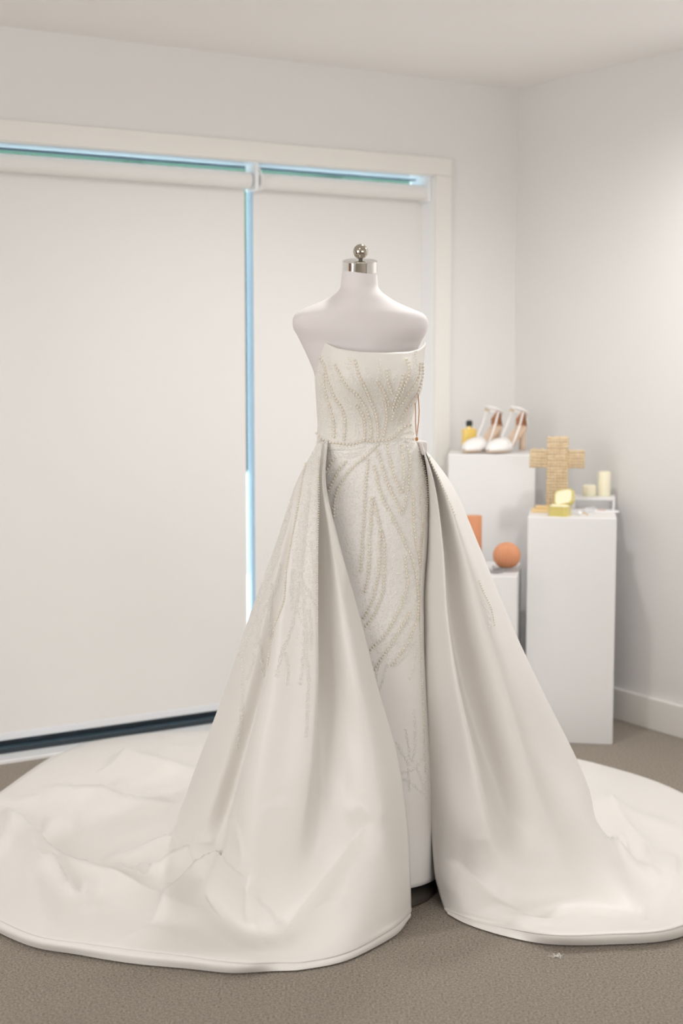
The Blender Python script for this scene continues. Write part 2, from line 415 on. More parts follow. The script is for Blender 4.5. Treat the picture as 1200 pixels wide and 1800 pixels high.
# column skirt
ct = [(774, 560, 733, .090), (790, 558, 741, .094), (820, 552, 749, .104), (850, 547, 754, .112), (900, 541, 757, .12), (960, 543, 753, .118), (1000, 546, 748, .112), (1060, 548, 744, .106), (1130, 550, 744, .102), (1200, 550, 747, .102),
      (1300, 550, 751, .106), (1400, 550, 756, .112), (1480, 551, 761, .116), (1537, 553, 766, .118)]
A = np.array(ct); q = np.linspace(774, 1537, 110)
cols = [pchip(A[:, 0], A[:, k], q) for k in (1, 2, 3)]
FY0 = FY
def sk(th, py):
    k = max(0, (py-1000)/545); return .004*k*math.sin(5*th+1.2)+.003*k*math.sin(3*th)
rings = []
for i in range(len(q)):
    FY = FY0 - .055*float(np.clip((q[i]-850)/250, 0, 1))**1.5
    rings.append(ring(q[i], cols[0][i], cols[1][i], cols[2][i], 96, 2.0+.7*float(np.clip((q[i]-900)/500, 0, 1)), sk))
FY = FY0
vs, fs = skin(rings); n0 = len(body_v)
column = mk('column_skirt', vs, fs, M['mikado'], gown)
so = column.modifiers.new('thick', 'SOLIDIFY'); so.thickness = .002; so.offset = -1
body_v += [Vector(v) for v in vs]; body_f += [tuple(i+n0 for i in f) for f in fs]

# overskirt : a lofted sheet through fold lines from the waist to the hem, from the left front edge round the back to the right front edge
def P(a): return atY(a[0], a[1], S(a[2]))
def L(hang, floor):
    return [P(h) for h in hang] + [(atZ(f[0], f[1], f[2]) if len(f) == 3 else P(f[:3])) if f[2] < 1 else P(f) for f in floor]
FOLDS = [
 L([(576,775,3.52),(573,850,3.46),(598,960,3.43),(632,1080,3.41),(663,1200,3.39),(700,1330,3.375),(717,1450,3.365)], [(721,1530,3.36),(722,1565,3.36),(722.5,1590,3.36),(722.5,1604,3.358),(718,1615,.004)]),
 L([(573,775,3.52),(567,850,3.44),(585,960,3.395),(606,1080,3.37),(628,1200,3.345),(655,1330,3.325),(672,1430,3.285)], [(680,1520,3.255),(684,1580,3.24),(687,1618,3.235),(688,1634,3.23),(688,1647,.004)]),
 L([(570,775,3.52),(562,850,3.45),(571,960,3.42),(582,1080,3.39),(594,1200,3.37),(608,1330,3.335),(617,1440,3.28)], [(620,1520,3.225),(619,1600,3.17),(616,1655,3.13),(612,1674,3.115),(610,1689,.004)]),
 L([(568,775,3.52),(556,850,3.455),(552,960,3.445),(549,1080,3.425),(551,1200,3.395),(562,1330,3.335),(566,1450,3.285)], [(562,1545,3.235),(552,1622,3.175),(546,1672,3.10),(541,1690,3.075),(537,1703,.004)]),
 L([(566,775,3.515),(559.5,850,3.41),(558.5,960,3.365),(558,1080,3.335),(558,1200,3.31),(548,1325,3.28),(532,1450,3.255)], [(515,1560,3.24),(503,1632,3.205),(497,1672,3.11),(493,1692,3.065),(490,1708,.004)]),
 L([(563,775,3.52),(547,850,3.405),(536,960,3.365),(522,1080,3.335),(513,1200,3.31),(498,1330,3.285),(482,1450,3.265)], [(468,1570,3.25),(463,1645,.012),(452,1674,.026),(442,1694,.03),(436,1710,.004)]),
 L([(561,775,3.53),(534,850,3.41),(517,960,3.365),(496,1080,3.335),(480,1200,3.315),(454,1330,3.295),(436,1450,3.28)], [(431,1540,3.27),(428,1630,.02),(408,1662,.028),(393,1690,.032),(388,1708,.004)]),
 L([(560,775,3.54),(529,850,3.42),(510,960,3.38),(487,1080,3.36),(464,1200,3.35),(433,1330,3.345),(412,1425,3.35)], [(400,1490,3.37),(372,1575,.05),(350,1625,.03),(325,1680,.034),(318,1702,.004)]),
 L([(560,775,3.55),(530,850,3.475),(513,960,3.455),(491,1080,3.455),(467,1200,3.465),(430,1330,3.485),(402,1430,3.52)], [(383,1506,3.50),(348,1565,.03),(300,1615,.026),(240,1670,.034),(232,1692,.004)]),
 L([(560,775,3.57),(522,850,3.495),(494,960,3.465),(463,1080,3.455),(436,1200,3.455),(397,1330,3.475),(366,1430,3.51)], [(345,1500,.09),(290,1545,.03),(222,1592,.024),(150,1658,.034),(142,1680,.004)]),
 L([(560,775,3.59),(520,850,3.56),(485,960,3.56),(443,1080,3.56),(405,1200,3.575),(359,1330,3.605),(327,1425,3.64)], [(306,1478,.07),(240,1520,.03),(130,1572,.024),(50,1640,.034),(42,1660,.004)]),
 L([(560,775,3.62),(523,850,3.645),(484,960,3.67),(441,1080,3.69),(402,1200,3.72),(352,1330,3.77),(318,1420,3.82)], [(298,1462,.06),(200,1482,.03),(60,1520,.028),(-60,1575,.03),(-66,1590,.004)]),
 L([(563,775,3.66),(531,850,3.74),(503,960,3.82),(468,1080,3.89),(432,1200,3.97),(388,1310,4.06),(358,1385,4.14)], [(330,1418,.06),(205,1425,.03),(60,1440,.028),(-80,1475,.03),(-86,1480,.004)]),
 L([(570,775,3.68),(548,850,3.82),(525,960,3.95),(495,1080,4.08),(465,1200,4.2),(435,1290,4.32),(415,1340,4.45)], [(395,1370,.06),(270,1365,.03),(120,1372,.028),(5,1392,.02),(0,1396,.004)]),
 L([(592,775,3.69),(582,850,3.86),(565,960,4.05),(545,1080,4.22),(525,1190,4.4),(500,1270,4.58),(480,1310,4.72)], [(460,1335,.05),(350,1320,.03),(250,1312,.02),(165,1302,.012),(160,1299,.004)]),
 L([(630,775,3.70),(630,850,3.88),(630,960,4.08),(630,1080,4.28),(630,1180,4.47),(630,1250,4.66),(630,1285,4.8)], [(620,1302,.05),(560,1294,.03),(480,1288,.02),(375,1283,.012),(368,1281,.004)]),
 L([(650,775,3.70),(655,850,3.87),(665,960,4.07),(677,1080,4.26),(690,1190,4.43),(700,1260,4.6),(705,1300,4.7)], [(710,1315,.05),(705,1302,.03),(700,1292,.02),(700,1283,.012),(700,1281,.004)]),
 L([(672,775,3.69),(680,850,3.86),(700,960,4.04),(728,1080,4.2),(762,1190,4.34),(795,1270,4.46),(820,1310,4.55)], [(842,1335,.05),(900,1322,.03),(960,1322,.02),(1018,1336,.012),(1024,1338,.004)]),
 L([(704,775,3.67),(726,850,3.8),(770,960,3.92),(818,1080,4.02),(870,1190,4.12),(915,1285,4.22),(945,1335,4.3)], [(965,1365,.06),(1040,1366,.03),(1120,1377,.02),(1196,1394,.012),(1203,1398,.004)]),
 L([(735,777,3.63),(790,850,3.65),(839,960,3.68),(888,1080,3.71),(944,1200,3.75),(1011,1330,3.84),(1035,1395,3.9)], [(1032,1438,.05),(1110,1465,.03),(1200,1490,.028),(1310,1520,.02),(1318,1528,.004)]),
 L([(738,777,3.6),(783,850,3.555),(829,960,3.555),(874,1080,3.55),(922,1200,3.55),(970,1340,3.545),(1012,1415,3.54)], [(1072,1515,3.50),(1128,1598,.018),(1158,1618,.03),(1186,1632,.034),(1196,1646,.004)]),
 L([(739,777,3.58),(776,850,3.515),(812,960,3.495),(845,1080,3.48),(882,1200,3.465),(922,1330,3.45),(960,1435,3.44)], [(1010,1530,3.43),(1045,1592,3.40),(1056,1620,.03),(1066,1643,.034),(1070,1660,.004)]),
 L([(740,777,3.58),(764,850,3.56),(778,960,3.56),(788,1080,3.54),(812,1200,3.53),(851,1330,3.51),(890,1440,3.465)], [(925,1525,3.40),(948,1588,3.37),(960,1622,.03),(968,1644,.034),(970,1661,.004)]),
 L([(740,777,3.57),(763,850,3.50),(778,960,3.47),(786,1080,3.44),(803,1200,3.41),(830,1330,3.39),(852,1440,3.375)], [(868,1522,3.385),(876,1582,3.345),(880,1612,3.30),(883,1630,3.285),(886,1645,.004)]),
 L([(740,777,3.57),(757,850,3.54),(762,960,3.52),(764,1080,3.50),(772,1200,3.475),(785,1330,3.47),(795,1430,3.43)], [(802,1510,3.425),(811,1572,3.385),(820,1602,3.35),(823,1614,3.345),(825,1626,.004)]),
 L([(741,777,3.58),(752,850,3.59),(749,960,3.59),(740,1060,3.585),(742,1200,3.565),(749,1330,3.55),(756,1440,3.52)], [(763,1530,3.48),(770,1565,3.455),(778,1590,3.425),(781,1598,3.41),(785,1606,.004)]),
]
def cr_eval(pts, knots, q):        # centripetal style Catmull-Rom with given knots, any dimension on axis 0
    pts = np.asarray(pts); k = np.asarray(knots, float); n = len(k); m = np.zeros_like(pts)
    for i in range(1, n-1):
        h0, h1 = k[i]-k[i-1], k[i+1]-k[i]
        m[i] = ((pts[i]-pts[i-1])/h0*h1 + (pts[i+1]-pts[i])/h1*h0)/(h0+h1)
    m[0] = (pts[1]-pts[0])/(k[1]-k[0]); m[-1] = (pts[-1]-pts[-2])/(k[-1]-k[-2])
    i = np.clip(np.searchsorted(k, q, side='right')-1, 0, n-2); h = k[i+1]-k[i]; t = (q-k[i])/h
    sh = (-1,)+(1,)*(pts.ndim-1); t = t.reshape(sh); h = h.reshape(sh)
    return (1+2*t)*(1-t)**2*pts[i] + t*(1-t)**2*h*m[i] + t*t*(3-2*t)*pts[i+1] + t*t*(t-1)*h*m[i+1]
G = np.array([[tuple(p) for p in l] for l in FOLDS])          # lines x levels x 3
d = np.sqrt(np.linalg.norm(np.diff(G, axis=1), axis=2)).mean(0); kt = np.concatenate([[0], np.cumsum(d)])
qt = np.concatenate([np.linspace(kt[i], kt[i+1], n, endpoint=False) for i, n in enumerate([8,12,14,14,14,14,16,24,22,16,6])] + [[kt[-1]]])
G2 = np.swapaxes(cr_eval(np.swapaxes(G, 0, 1), kt, qt), 0, 1)
ds = np.sqrt(np.linalg.norm(np.diff(G, axis=0), axis=2)[:, 2:].mean(1)); ks = np.concatenate([[0], np.cumsum(ds)])
qs = np.concatenate([np.linspace(ks[i], ks[i+1], 12, endpoint=False) for i in range(len(ks)-1)] + [[ks[-1]]])
OS = cr_eval(G2, ks, qs)                                     # ns x nt x 3
NSs, NTt = OS.shape[:2]
X = OS.reshape(-1, 3).copy()
def vnoise(p, f, seed):                                      # smooth value noise from a few sine waves
    r = np.random.default_rng(seed); out = np.zeros(len(p))
    for _ in range(7):
        k = r.normal(size=3)*f; out += np.sin(p@k + r.uniform(0, 6.28))
    return out/7
# creases of the train on the floor: polylines in picture coordinates, height and the widths of the two flanks
def cl(o, k, pts): return [(o[0]+x/k, o[1]+y/k) for x, y in pts]
A0, AK = (0, 1240), 2.727
B0, BK = (700, 1180), 2.4
CREASES = [
 (cl(A0, AK, [(60,500),(120,570),(160,640),(210,705),(330,780),(500,830),(680,885),(790,905)]), .030, .020, .16),
 (cl(A0, AK, [(200,385),(400,418),(490,405),(560,445),(700,475),(860,470)]), .020, .014, .13),
 (cl(A0, AK, [(520,260),(600,255),(720,300),(880,330)]), .032, .10, .20),
 (cl(A0, AK, [(750,395),(772,465)]), .012, .05, .05),
 (cl(A0, AK, [(500,740),(590,735),(700,690),(830,635)]), .018, .03, .06),
 (cl(A0, AK, [(700,830),(830,740),(925,690)]), .022, .03, .05),
 (cl(A0, AK, [(735,1055),(800,950),(900,860),(1000,780),(1075,725)]), .040, .015, .16),
 (cl(A0, AK, [(440,1170),(600,1110),(740,1050)]), .012, .015, .10),
 (cl(A0, AK, [(140,640),(185,800),(195,980),(215,1090)]), .030, .05, .07),
 (cl(A0, AK, [(240,780),(300,860),(345,930)]), .028, .03, .05),
 (cl(A0, AK, [(30,500),(45,600),(20,700)]), .024, .04, .04),
 (cl(A0, AK, [(0,440),(90,470),(190,430)]), .012, .05, .05),
 (cl(A0, AK, [(380,640),(400,600),(390,520)]), .010, .03, .06),
 (cl(A0, AK, [(560,760),(600,800),(690,815)]), .014, .02, .03),
 (cl(A0, AK, [(640,790),(690,770),(745,800)]), .012, .015, .02),
 (cl(A0, AK, [(180,660),(230,600),(250,540)]), .012, .03, .05),
 (cl(A0, AK, [(760,880),(850,870),(905,850)]), .012, .02, .03),
 (cl(A0, AK, [(65,560),(95,640),(100,720)]), .014, .03, .03),
 (cl(A0, AK, [(420,860),(425,920),(440,990)]), .010, .03, .03),
 (cl(A0, AK, [(545,365),(590,378),(610,380)]), .010, .02, .02),
 (cl(B0, BK, [(830,670),(870,715),(1000,815),(1100,860),(1200,880)]), .024, .014, .12),
 (cl(B0, BK, [(850,520),(900,570),(960,665),(1060,775)]), .018, .06, .14),
 (cl(B0, BK, [(1060,770),(1120,800),(1200,815)]), .016, .03, .06),
 (cl(B0, BK, [(850,540),(1000,610),(1200,690)]), .012, .06, .10),
]
H0, HK = (280, 1180), 2.5
HANG = [
 (cl(H0, HK, [(310,640),(345,690),(365,790),(376,895)]), .008, .015, .05),
 (cl(H0, HK, [(285,808),(330,850),(376,897)]), .012, .05, .014),
 (cl(H0, HK, [(130,785),(155,835),(178,876)]), .010, .03, .015),
 (cl(H0, HK, [(148,745),(200,738),(255,745)]), .010, .02, .03),
 (cl(H0, HK, [(55,705),(100,725),(148,745)]), .008, .03, .02),
 (cl(H0, HK, [(800,630),(880,585),(1000,640)]), .007, .03, .05),
 (cl(H0, HK, [(440,625),(510,600),(580,590)]), .003, .02, .02),
 (cl(H0, HK, [(650,1050),(740,1010),(840,990)]), .004, .02, .03),
 (cl(H0, HK, [(450,1170),(520,1130),(600,1030),(720,880),(830,740),(940,640)]), -.036, .20, .07),
 (cl(H0, HK, [(385,900),(385,1000),(388,1110)]), .010, .04, .02),
 (cl(B0, BK, [(180,770),(280,850),(400,930),(540,985),(690,1035)]), -.036, .12, .06),
 (cl(B0, BK, [(630,1075),(665,1055),(697,1038)]), .008, .03, .012),
 (cl(B0, BK, [(1025,985),(1036,1030),(1045,1068)]), .008, .02, .012),
 (cl(B0, BK, [(280,730),(330,710),(400,705)]), .004, .02, .03),
 (cl(B0, BK, [(300,815),(330,800),(365,790)]), .004, .02, .015),
]
GX = X.reshape(NSs, NTt, 3)
dn = np.cross(np.gradient(GX, axis=0), np.gradient(GX, axis=1)); dn /= np.linalg.norm(dn, axis=2)[..., None]+1e-12; dn = dn.reshape(-1, 3)
quads = [(i*NTt+j, (i+1)*NTt+j, (i+1)*NTt+j+1, i*NTt+j+1) for i in range(NSs-1) for j in range(NTt-1)]
base_bvh = BVHTree.FromPolygons([Vector(v) for v in X], quads)
tocam = np.array([0, 0, CAM_H])-X; dn = np.where((dn*tocam).sum(1)[:, None] < 0, -dn, dn)
flo = np.clip((.17-X[:, 2])/.12, 0, 1); disp = np.zeros_like(X)
def polyline3(pts):
    q = []
    for a, b in zip(pts[:-1], pts[1:]):
        for t in (0, .25, .5, .75): q.append((a[0]+(b[0]-a[0])*t, a[1]+(b[1]-a[1])*t))
    q.append(pts[-1]); out = []
    for x, y in q:
        d = ray(x, y).normalized(); h = base_bvh.ray_cast(Vector((0, 0, CAM_H)), d)
        if h[0] is not None: out.append(tuple(h[0]))
    return np.array(out)
for grp, gain in ((CREASES, 1.3), (HANG, .8)):
    for pts, h, w0, w1 in grp:
        W = polyline3(pts)
        if len(W) < 2: continue
        best = np.full(len(X), 9.); sgn = np.zeros(len(X)); along = np.zeros(len(X))
        tot = np.linalg.norm(np.diff(W, axis=0), axis=1).sum(); acc = 0
        near = np.linalg.norm(X-W.mean(0), axis=1) < tot*.5+.35; idx = np.nonzero(near)[0]; Xn, Nn = X[idx], dn[idx]
        for a, b in zip(W[:-1], W[1:]):
            ab = b-a; ll = np.linalg.norm(ab)+1e-9; t = np.clip(((Xn-a)@ab)/(ll*ll), 0, 1)
            dv = Xn-(a+t[:, None]*ab); dd = np.linalg.norm(dv, axis=1); up = dd < best[idx]
            best[idx] = np.where(up, dd, best[idx]); sgn[idx] = np.where(up, np.sign((np.cross(ab, dv)*Nn).sum(1)), sgn[idx]); along[idx] = np.where(up, (acc+t*ll)/tot, along[idx]); acc += ll
        w = np.where(sgn > 0, w0, w1); fade = np.clip(np.minimum(along, 1-along)/.16, 0, 1)
        prof = np.clip(1-best/w, 0, 1); prof = prof*prof*(1.6-.6*prof); amt = h*gain*prof*fade
        if grp is CREASES: disp[:, 2] += amt*flo
        else: disp += dn*amt[:, None]
disp *= np.repeat(np.clip((kt[-2]-qt)/(kt[-2]-kt[-3]), 0, 1)[None, :], NSs, 0).reshape(-1)[:, None]
X = X+disp
X = X.reshape(NSs, NTt, 3)
lev = qt
edge = np.clip((kt[-2]-lev)/(kt[-2]-kt[-4]), 0, 1)[None, :]
P2 = X.reshape(-1, 3)
flo = np.clip((.14-P2[:, 2])/.10, 0, 1)
wr = .0045*vnoise(P2, 14, 3) + .0025*vnoise(P2, 34, 4)
P2[:, 2] += wr*flo*np.repeat(edge, NSs, 0).reshape(-1)
hang = np.clip((P2[:, 2]-.15)/.2, 0, 1)*np.clip((.75-P2[:, 2])/.5, 0, 1)
wy = .0035*vnoise(P2*np.array([1, 1, .6]), 16, 5) + .0018*vnoise(P2, 30, 6)
P2[:, 1] += wy*hang
P2[:, 2] = np.maximum(P2[:, 2], .003)
GP = P2.reshape(NSs, NTt, 3); jh = int(np.argmin(np.abs(qt-kt[-2])))
vs = [tuple(p) for p in GP[:, :jh+1].reshape(-1, 3)]; n1 = jh+1
fs = [(i*n1+j, (i+1)*n1+j, (i+1)*n1+j+1, i*n1+j+1) for i in range(NSs-1) for j in range(n1-1)]
over = mk('overskirt', vs, fs, M['satin'], gown)
hv = GP[:, jh:].copy(); cxy = np.array([.06, 3.7]); n2 = hv.shape[1]
rad = hv[:, :1, :2]-cxy; rad /= np.linalg.norm(rad, axis=2)[..., None]
wob = .006*np.sin(np.arange(NSs)*.21)+.004*np.sin(np.arange(NSs)*.083+1)
for k in range(n2):
    f = k/(n2-1); hv[:, k, :2] -= rad[:, 0]*(.0025*(1-f)); hv[:, k, 2] -= .0012*(1-f); hv[:, k, :2] += rad[:, 0]*((.004*math.sin(PI*f)) + wob[:, None]*f*.6)
hv[:, :, 2] = np.maximum(hv[:, :, 2], .002)
hf = [(i*n2+j, (i+1)*n2+j, (i+1)*n2+j+1, i*n2+j+1) for i in range(NSs-1) for j in range(n2-1)]
mk('hem_facing', [tuple(p) for p in hv.reshape(-1, 3)], hf, M['satin'], over)
so = over.modifiers.new('thick', 'SOLIDIFY'); so.thickness = .0015; so.offset = -1
n0 = len(body_v)
body_bvh = BVHTree.FromPolygons(body_v, body_f)
over_bvh = BVHTree.FromPolygons([Vector(v) for v in vs], fs)

# waistband of the overskirt with a rounded tab at the right end
wv, wf = [], []
ths = np.linspace(-1.95, -2*PI+1.05, 90)
for t in ths:
    for py in (775, 779, 783, 788):
        l, r, dd = (float(pchip(A_[:, 0], A_[:, k], np.array([py]))[0]) for A_ in (np.array(bt),) for k in (1, 2, 3)) if py <= 790 else (557, 742, .0935)
        wv.append(body_pt(py, l, r, dd, t, .0025))
for i in range(len(ths)-1):
    for j in range(3): wf.append((i*4+j, i*4+j+1, (i+1)*4+j+1, (i+1)*4+j))
wb = mk('waistband', wv, wf, M['bodice'], over)
so = wb.modifiers.new('thick', 'SOLIDIFY'); so.thickness = .0015; so.offset = 1
tb = bmesh.new(); add_box(tb, atY(740.5, 787, FY-.0), (.014, .05, .036), PHI, .006); bm_obj('waist_tab', tb, M['form'], over, True)

# ---- pearls and beads
ico = bmesh.new(); bmesh.ops.create_icosphere(ico, subdivisions=2, radius=1.0); ICO_V = np.array([v.co[:] for v in ico.verts]); ICO_F = [tuple(v.index for v in f.verts) for f in ico.faces]; ico.free()
OCT_V = np.array([(1,0,0),(-1,0,0),(0,1,0),(0,-1,0),(0,0,1),(0,0,-1)], float); OCT_F = [(0,2,4),(2,1,4),(1,3,4),(3,0,4),(2,0,5),(1,2,5),(3,1,5),(0,3,5)]
CAM = Vector((0, 0, CAM_H))
def hit(px, py, bvh):
    d = ray(px, py).normalized(); h = bvh.ray_cast(CAM, d)
    if h[0] is None: return None
    n = h[1] if h[1].dot(d) < 0 else -h[1]
    return h[0], n
def beads(name, places, base_v, base_f, m, parent, stuff=False, spin=False):
    vs, fs = [], []; nb = len(base_v)
    for p, r in places:
        k = len(vs); s = base_v*r
        if spin:
            a = rng.uniform(0, 6.28, 3); ca, sa, cb, sb = math.cos(a[0]), math.sin(a[0]), math.cos(a[1]), math.sin(a[1])
            s = s @ np.array([[ca, -sa, 0], [sa, ca, 0], [0, 0, 1]]) @ np.array([[1, 0, 0], [0, cb, -sb], [0, sb, cb]])
        vs.extend((s+np.array(p)).tolist()); fs.extend([tuple(i+k for i in f) for f in base_f])
    if not vs: return None
    o = mk(name, vs, fs, m, parent, base_v is ICO_V)
    if stuff: o['kind'] = 'stuff'
    return o
def resample(pts, step):
    p = np.array(pts, float); k = np.concatenate([[0], np.cumsum(np.sqrt(np.linalg.norm(np.diff(p, axis=0), axis=1)))])
    f = cr_eval(p, k, np.linspace(0, k[-1], 400)) if len(p) > 2 else np.linspace(p[0], p[1], 400)
    c = np.concatenate([[0], np.cumsum(np.linalg.norm(np.diff(f, axis=0), axis=1))]); s = np.arange(0, c[-1], step)
    return np.stack([np.interp(s, c, f[:, 0]), np.interp(s, c, f[:, 1])], 1)
seeds, cryst, seeds_o, cryst_o = [], [], [], []
def strand(pts, bvh, parent, r=.0032, step=5.9, rows=True, sd=None):
    q = resample(pts, step); pl = []
    for x, y in q:
        h = hit(x, y, bvh)
        if h: pl.append((h[0]+h[1]*r*.7, r*rng.uniform(.93, 1.05)))
    beads('pearl_strand', pl, ICO_V, ICO_F, M['pearl'], parent, len(pl) < 8)
    if rows: seed_rows(pts, bvh, sd if sd is not None else seeds, (-4.2, 4.2))
def seed_rows(pts, bvh, out, offs=(0,), step=2.6, r=.0015, jit=.6, skip=.1):
    q = resample(pts, step)
    if len(q) < 3: return
    t = np.gradient(q, axis=0); t /= np.linalg.norm(t, axis=1)[:, None]+1e-9
    for o in offs:
        for (x, y), (tx, ty) in zip(q, t):
            if rng.random() < skip: continue
            h = hit(x-ty*o+rng.normal(0, jit), y+tx*o+rng.normal(0, jit), bvh)
            if h: out.append((h[0]+h[1]*r*.5, r*rng.uniform(.7, 1.25)))
BO, BS = (540, 590), 5.4545
SO, SS = (560, 770), 5.714
TO, TS = (620, 960), 6.92
OO, OSC = (380, 780), 4.09
MO, MS = (660, 1180), 4.5
def sx(a): return cl(SO, SS, a)
def tx(a): return cl(TO, TS, a)
for a in [
 [(110,185),(150,250),(175,310),(185,370),(200,430),(230,500),(260,580),(310,660),(345,730),(360,800),(362,880),(358,960),(350,1010)],
 [(160,370),(165,460),(180,550),(205,640),(235,740),(255,820),(260,900),(260,950),(250,1000)],
 [(265,280),(310,360),(350,440),(410,510),(470,560),(510,620),(550,680),(580,750),(600,830),(608,920),(600,1000)],
 [(450,240),(475,310),(500,400),(545,480),(580,560),(610,640),(640,710),(660,790),(672,870),(676,950),(672,1000)],
 [(460,660),(500,710),(530,770),(548,840),(552,920),(545,990)],
 [(665,435),(710,500),(745,570),(775,650),(770,690)],
 [(760,330),(765,410),(790,500),(810,560)],
 [(735,610),(750,690),(757,760),(752,840),(738,910),(728,960)],
 [(945,230),(968,300),(965,400),(930,470),(905,545),(870,610),(845,680),(820,750),(800,830)],
 [(920,380),(905,450),(870,540),(840,610),(815,690),(808,740)],
 [(1078,270),(1073,350),(1048,430),(1000,510),(950,580),(910,640),(870,690)],
 [(1100,270),(1099,380),(1080,470),(1055,545),(1018,600),(970,670),(930,730),(900,790),(890,830)],
 [(95,935),(130,980),(200,1020),(300,1035),(400,1045),(480,1030),(550,1010),(620,1015)],
 [(620,1020),(700,1010),(780,1000),(830,970),(880,910),(930,875),(980,858),(1015,875)],
]: strand(cl(BO, BS, a), body_bvh, bodice)
for a in [
 sx([(590,70),(510,150),(440,210),(370,270),(310,330),(255,410),(205,490),(175,570),(160,650),(155,720),(155,790)]),
 sx([(270,240),(225,300),(185,360),(150,430),(115,495),(95,550)]),
 sx([(170,200),(115,270),(85,320),(65,370)]),
 sx([(490,220),(488,300),(475,380),(470,480),(465,580),(462,680),(455,780),(450,880),(440,970),(435,1060)]) + tx([(115,10),(105,150),(100,240),(90,320)]),
 sx([(540,600),(530,690),(525,790),(520,890),(512,980),(508,1060)]) + tx([(200,40),(195,200),(188,300),(178,400),(155,500),(145,590)]),
 sx([(535,600),(560,660),(580,750),(600,840),(615,930),(610,1020)]) + tx([(325,30),(320,150),(312,290),(290,420),(260,570),(215,710),(170,810),(100,920),(90,960)]),
 sx([(620,930),(645,1010),(655,1060)]) + tx([(378,20),(380,150),(378,300),(370,450),(358,570),(310,700),(255,830),(200,920),(120,1020)]),
 sx([(550,280),(575,370),(595,470),(620,560),(660,650),(710,740),(760,850),(820,960),(870,1080)]) + tx([(640,10),(690,80),(720,180),(745,280),(765,380),(775,480),(785,580),(790,680),(785,780),(775,900),(740,1000),(700,1090),(650,1200),(580,1300),(520,1390),(465,1455)]),
 sx([(585,130),(610,220),(640,310),(670,420),(730,550),(780,650),(820,740),(840,770)]),
 sx([(680,60),(700,170),(730,290),(760,400),(800,500),(825,560)]),
 sx([(830,70),(835,170),(850,300),(848,420),(840,510),(825,570)]),
 sx([(885,90),(905,180),(912,270),(900,380),(895,480),(880,570),(865,660),(835,740)]),
 sx([(940,530),(945,630),(945,740),(950,840),(960,950),(975,1080),(1000,1180),(1010,1290)]),
 tx([(625,130),(640,230),(650,340),(665,420),(650,500),(625,600),(590,690),(545,800),(500,890),(440,1000),(380,1090),(310,1160),(240,1230),(190,1300)]),
 tx([(685,800),(640,900),(590,980),(540,1060),(490,1150),(430,1240),(390,1300),(330,1390),(250,1520)]),
]: strand(a, body_bvh, column)
for a in [sx([(1000,130),(1025,230),(1045,330),(1040,450),(1020,550),(1018,650),(1025,740),(1030,830),(1030,930),(1020,1040),(1015,1140),(1015,1300)]),
          sx([(1005,95),(1040,180),(1055,280),(1078,400),(1090,500),(1090,620),(1080,720),(1060,820),(1048,920),(1036,1040)]) + [(739.5,985),(737,1030),(736.5,1080),(738.5,1130),(741,1200),(744,1280),(747,1360)]]:
    strand(a, body_bvh, column, .0021, 4.2, False)
# seed bead embroidery of the gown
for a in [cl(BO, BS, x) for x in [[(200,210),(230,330),(300,450)], [(400,210),(440,380),(520,520)], [(560,300),(590,380),(620,430)], [(690,240),(692,370),(680,440)], [(860,330),(840,400),(820,460)],
          [(1030,150),(1035,300),(1030,420)], [(350,600),(450,700),(480,820),(470,960)], [(700,720),(690,850),(690,980)], [(150,700),(160,800),(220,880)], [(370,260),(410,350),(470,460)],
          [(90,320),(120,450),(130,600),(120,700)], [(60,1050),(100,1000),(140,1020)]]]:
    seed_rows(a, body_bvh, seeds, (-2.4, 0, 2.4))
for a in [cl(BO, BS, x) for x in [[(820,1020),(900,950),(980,920),(1025,950)], [(830,1050),(910,985),(1025,1000)], [(850,1080),(930,1010),(1030,1040)]]] + \
         [sx(x) for x in [[(80,90),(180,110),(330,115),(480,80)], [(80,115),(200,150),(330,160),(470,120)], [(100,150),(200,185),(320,195),(440,160)]]]:
    seed_rows(a, body_bvh, seeds, (-1.3, 0, 1.3), 1.9)
for a in [cl(MO, MS, x) for x in [[(300,300),(312,450),(310,600),(290,720)], [(235,460),(255,560),(268,700)], [(165,560),(230,680),(265,745)], [(185,810),(300,775),(370,690),(395,600)], [(185,830),(290,890),(390,980)],
          [(255,770),(272,950)], [(380,210),(383,400),(380,600),(395,800),(395,1010)], [(320,760),(360,850),(395,940)]]] + [tx(x) for x in [[(770,1150),(735,1480),(680,1630)], [(740,1150),(690,1260),(600,1380),(500,1470)], [(420,1440),(380,1580),(310,1790)], [(330,1400),(290,1560),(290,1700)], [(250,1400),(270,1600)]]]:
    seed_rows(a, body_bvh, seeds, (-1.6, 0, 1.6), 2.1)
def inside(x, y, poly):
    c = False; j = len(poly)-1
    for i in range(len(poly)):
        xi, yi = poly[i]; xj, yj = poly[j]
        if (yi > y) != (yj > y) and x < (xj-xi)*(y-yi)/(yj-yi)+xi: c = not c
        j = i
    return c
def scatter(poly, n, bvh, out, outc, r=.0014, pc=.03):
    xs = [p[0] for p in poly]; ys = [p[1] for p in poly]; k = 0
    while k < n:
        x, y = rng.uniform(min(xs), max(xs)), rng.uniform(min(ys), max(ys))
        if not inside(x, y, poly): continue
        k += 1; h = hit(x, y, bvh)
        if h is None: continue
        if rng.random() < pc: outc.append((h[0]+h[1]*.0008, r*1.25))
        else: out.append((h[0]+h[1]*r*.4, r*rng.uniform(.7, 1.2)))
scatter([(562,795),(650,775),(740,790),(752,850),(750,900),(742,960),(736,1040),(735,1090),(716,1140),(690,1165),(662,1150),(640,1090),(610,980),(585,890)], 5200, body_bvh, seeds, cryst)
scatter([(560,700),(585,672),(620,660),(650,680),(690,670),(725,690),(722,740),(690,770),(640,778),(580,776),(558,760)], 1500, body_bvh, seeds, cryst)
